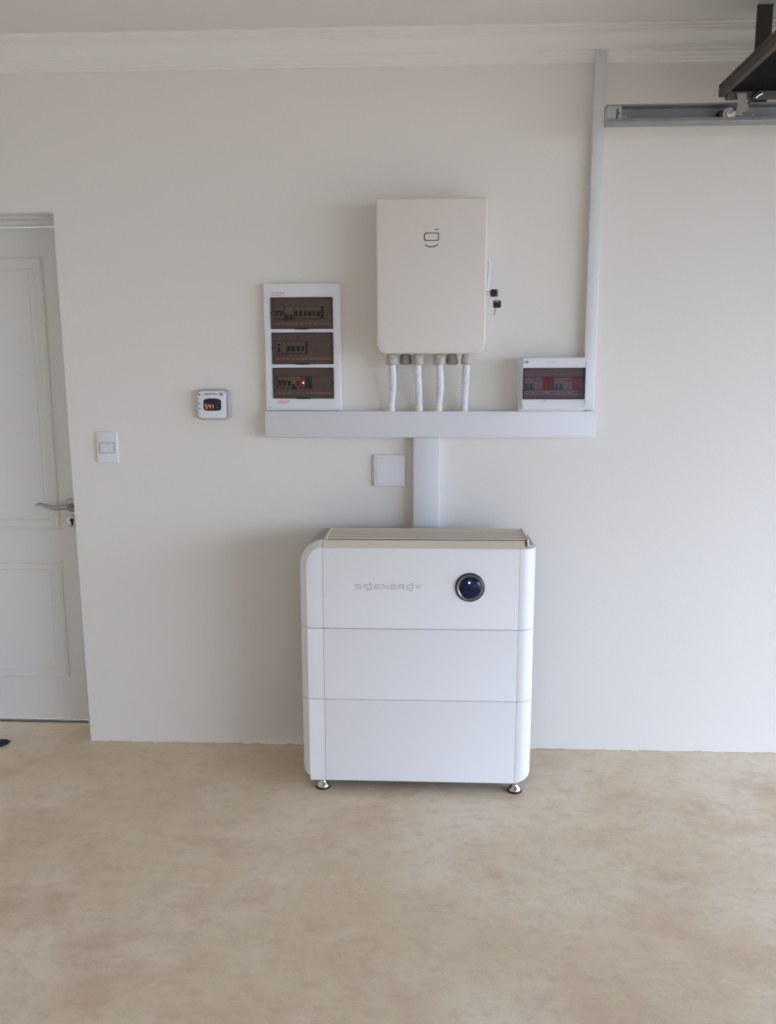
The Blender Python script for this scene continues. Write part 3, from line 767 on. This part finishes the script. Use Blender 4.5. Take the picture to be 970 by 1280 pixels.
# ------------------------------------------------------------------ light switch and blank plate
sw = thing('light_switch', (-1.205, -.006, 1.130), 'upright white light switch plate beside the white door', 'switch')
SX0, SX1, SZ0, SZ1 = -1.2455, -1.1650, 1.1300, 1.2480
bm = B(); rbox(bm, SX0, SX1, SZ0, SZ1, -.010, -.0005, .003, .0025, 3); pt = obj('switch_plate', bm, 'plastic', sw)
bm = B()
for (a, b_) in (((SX0+.012, 1.2075), (SX1-.012, 1.2075)), ((SX0+.012, 1.1690), (SX1-.012, 1.1690)), ((SX0+.012, 1.1690), (SX0+.012, 1.2075)), ((SX1-.012, 1.1690), (SX1-.012, 1.2075))):
    bar(bm, a, b_, .0011, .0009, -.0116, -.0095)
obj('shaded_module_frame', bm, 'case', pt)  # darker grey puts the shadow line along the frame into its colour
def rocker(x0, x1, tilt):
    z0, z1 = 1.1715, 1.2050
    bm = B(); loft(bm, [[(x, -.0098, z0), (x, -.0125-tilt, z0+.001), (x, -.0120, (z0+z1)/2), (x, -.0125+tilt-.001, z1-.001), (x, -.0098, z1)] for x in (x0, x1)])
    return obj('rocker', bm, 'plastic', sw)
rocker(SX0+.0145, SX0+.0440, .003); rocker(SX0+.0465, SX1-.0145, -.001)
bp_ = thing('blank_plate', (-.137, -.006, 1.0455), 'square blank white cover plate left of the short vertical trunking', 'cover plate')
bm = B(); rbox(bm, -.1970, -.0770, 1.0455, 1.1635, -.0130, -.0005, .003, .004, 3); obj('plate_face', bm, 'plastic', bp_)
bm = B(); rbox(bm, -.1870, -.0870, 1.0555, 1.1535, -.0150, -.012, .003, .0015, 3); obj('plate_insert', bm, 'plastic', bp_)

# ------------------------------------------------------------------ garage door, track, hanger
tk = thing('door_track', (.572, -.22, 2.254), 'galvanised steel door track along the upper right of the wall', 'track')
TX0, TX1, TZ0, TZ1, TYa, TYb = .5720, 3.45, 2.2520, 2.3090, -.245, -.195
bm = B()
prof_t = [(TYa, TZ1-.006), (TYa, TZ1-.001), (TYa+.003, TZ1), (TYb-.003, TZ1), (TYb, TZ1-.003), (TYb, TZ0+.003), (TYb-.003, TZ0), (TYa+.004, TZ0), (TYa, TZ0+.003), (TYa, TZ0+.013), (TYa+.0015, TZ0+.013), (TYa+.0015, TZ0+.004), (TYa+.005, TZ0+.002), (TYb-.004, TZ0+.002), (TYb-.002, TZ0+.004), (TYb-.002, TZ1-.004), (TYb-.004, TZ1-.002), (TYa+.004, TZ1-.002), (TYa+.0015, TZ1-.003), (TYa+.0015, TZ1-.006)]
loft(bm, [[(x, y, z) for y, z in prof_t] for x in (TX0, TX1)])
obj('rail', bm, 'galv', tk, ang=20)
bm = B(); box(bm, TX0+.001, .618, -.2400, -.200, TZ0+.003, TZ1-.004, .001)
obj('end_stop', bm, 'zinc', tk, 'paler end stop plate')
for a, b_ in ((.629, .646), (.654, .657), (.958, .962), (.972, .975), (.997, 1.013), (1.044, 1.050)):
    bm = B(); box(bm, a, b_, -.1985, -.1960, 2.2815, 2.2860, .0005)
    obj('rail_slot', bm, 'plastic', tk)
bm = B(); box(bm, TX0+.030, TX0+.036, -.243, -.2, TZ0+.012, TZ1-.012, .001); lathe(bm, [(.004, -.246), (.004, -.238)], (TX0+.036, 0, TZ0+.030), 'Y', 8)
obj('stop_bolt', bm, 'grey_steel', tk)
bm = B()                                        # angle-iron hanger to the ceiling
prism_z(bm, [(1.0395, -.1940), (1.0890, -.1940), (1.0890, -.1500), (1.0850, -.1500), (1.0850, -.1900), (1.0395, -.1900)], 2.268, CEIL+.001)
obj('track_hanger', bm, 'grey_steel', tk, 'dark grey angle-iron hanger')

gd = thing('garage_door', (.915, -2.5, 2.30), 'open overhead garage door, dark underside with brown edge, at the upper right', 'garage door')
PX0, PZ0, PZ1, PYe = .9120, 2.3180, 2.3560, -.262
secw = .60; GYL = -6.20
for k in range(4):
    x0 = PX0+k*(secw+.004); x1 = x0+secw
    bm = B()                                    # brown skin on top with turned edges
    box(bm, x0, x1, GYL, PYe, PZ1-.012, PZ1, .002)
    ps = obj('door_section', bm, 'dedge', gd)
    bm = B(); box(bm, x0, x0+.020, GYL, PYe, PZ0, PZ1-.0125, .002)
    obj('section_edge', bm, 'dedge', ps)
    bm = B(); box(bm, x0+.0205, x1, GYL, PYe-.004, PZ0+.012, PZ1-.0125)
    obj('section_core', bm, 'dpanel', ps)
    bm = B(); box(bm, x0+.0205, x1, PYe-.022, PYe-.001, PZ0-.009 if k == 0 else PZ0, PZ0+.0115, .001)
    obj('end_stile', bm, 'grey_steel', ps)
# roller brackets
def roller(x):
    bm = B()
    loft(bm, [[(x-.008, y, 2.322), (x+.022, y, 2.322), (x+.024, y, 2.296), (x+.032, y, 2.280), (x+.018, y, 2.267), (x-.004, y, 2.258), (x-.010, y, 2.270), (x-.003, y, 2.284), (x-.004, y, 2.304)] for y in (-.2890, -.2860)])
    br = obj('roller_bracket', bm, 'galv_warm', gd)
    xr, zr = x-.012, 2.2745
    bm = B(); lathe(bm, [(.0045, -.291), (.0045, -.215)], (xr, 0, zr), 'Y', 12)
    obj('roller_axle', bm, 'steel', br)
    bm = B(); lathe(bm, [(.0175, -.243), (.0195, -.241), (.0195, -.226), (.0175, -.224)], (xr, 0, zr), 'Y', 24)
    lathe(bm, [(.011, -.2435), (.011, -.2480), (.006, -.250)], (xr, 0, zr), 'Y', 16)
    obj('roller_wheel', bm, 'sleeve', br)
    bm = B(); lathe(bm, [(.0125, -.2432), (.0125, -.2455)], (xr, 0, zr), 'Y', 20); obj('roller_bearing', bm, 'core', br)
    bm = B(); box(bm, xr-.030, xr-.018, -.240, -.205, zr-.016, zr+.012, .001); obj('roller_guard', bm, 'dedge', br)
    return br
r0 = roller(.968)
for dx in (secw, 2*secw, 3*secw): copy_part(r0, gd, (dx, 0, 0))
bm = B(); tube(bm, [(.996, -.290, 2.292), (1.016, -.290, 2.316), (1.030, -.290, 2.328)], .0032, 8); obj('lift_cable', bm, 'black', gd)
bm = B(); tube(bm, [(1.018, -.288, 2.308), (1.028, -.288, 2.316), (1.038, -.288, 2.320)], .0032, 8); obj('cable_clip', bm, 'steel', gd, 'bright clip')
bm = B(); box(bm, 1.10, 1.16, -.46, -.42, 2.304, 2.331, .002); obj('hinge', bm, 'galv', gd)
# ------------------------------------------------------------------ mat by the door
bm = B()
out_m = rrect(-2.45, -1.655, -.42, -.020, (.03, .02, .03, .03), 5)
N = len(out_m)
def wob(i): return .006*math.sin(i*1.9)
loft(bm, [[(x, y, .0005) for (x, y) in out_m], [(x+wob(i)*.5, y+wob(i), .010) for i, (x, y) in enumerate(out_m)],
          [(-2.05+(x+2.05)*.985, -.22+(y+.22)*.97, .014) for (x, y) in out_m]])
for v in bm.verts:                              # its right end is cut on the slant
    v.co.x += (v.co.y+.02)*.62 if v.co.x > -2.0 else 0
solo('floor_mat', bm, 'matt', 'black mat corner on the floor in front of the white door', 'mat')
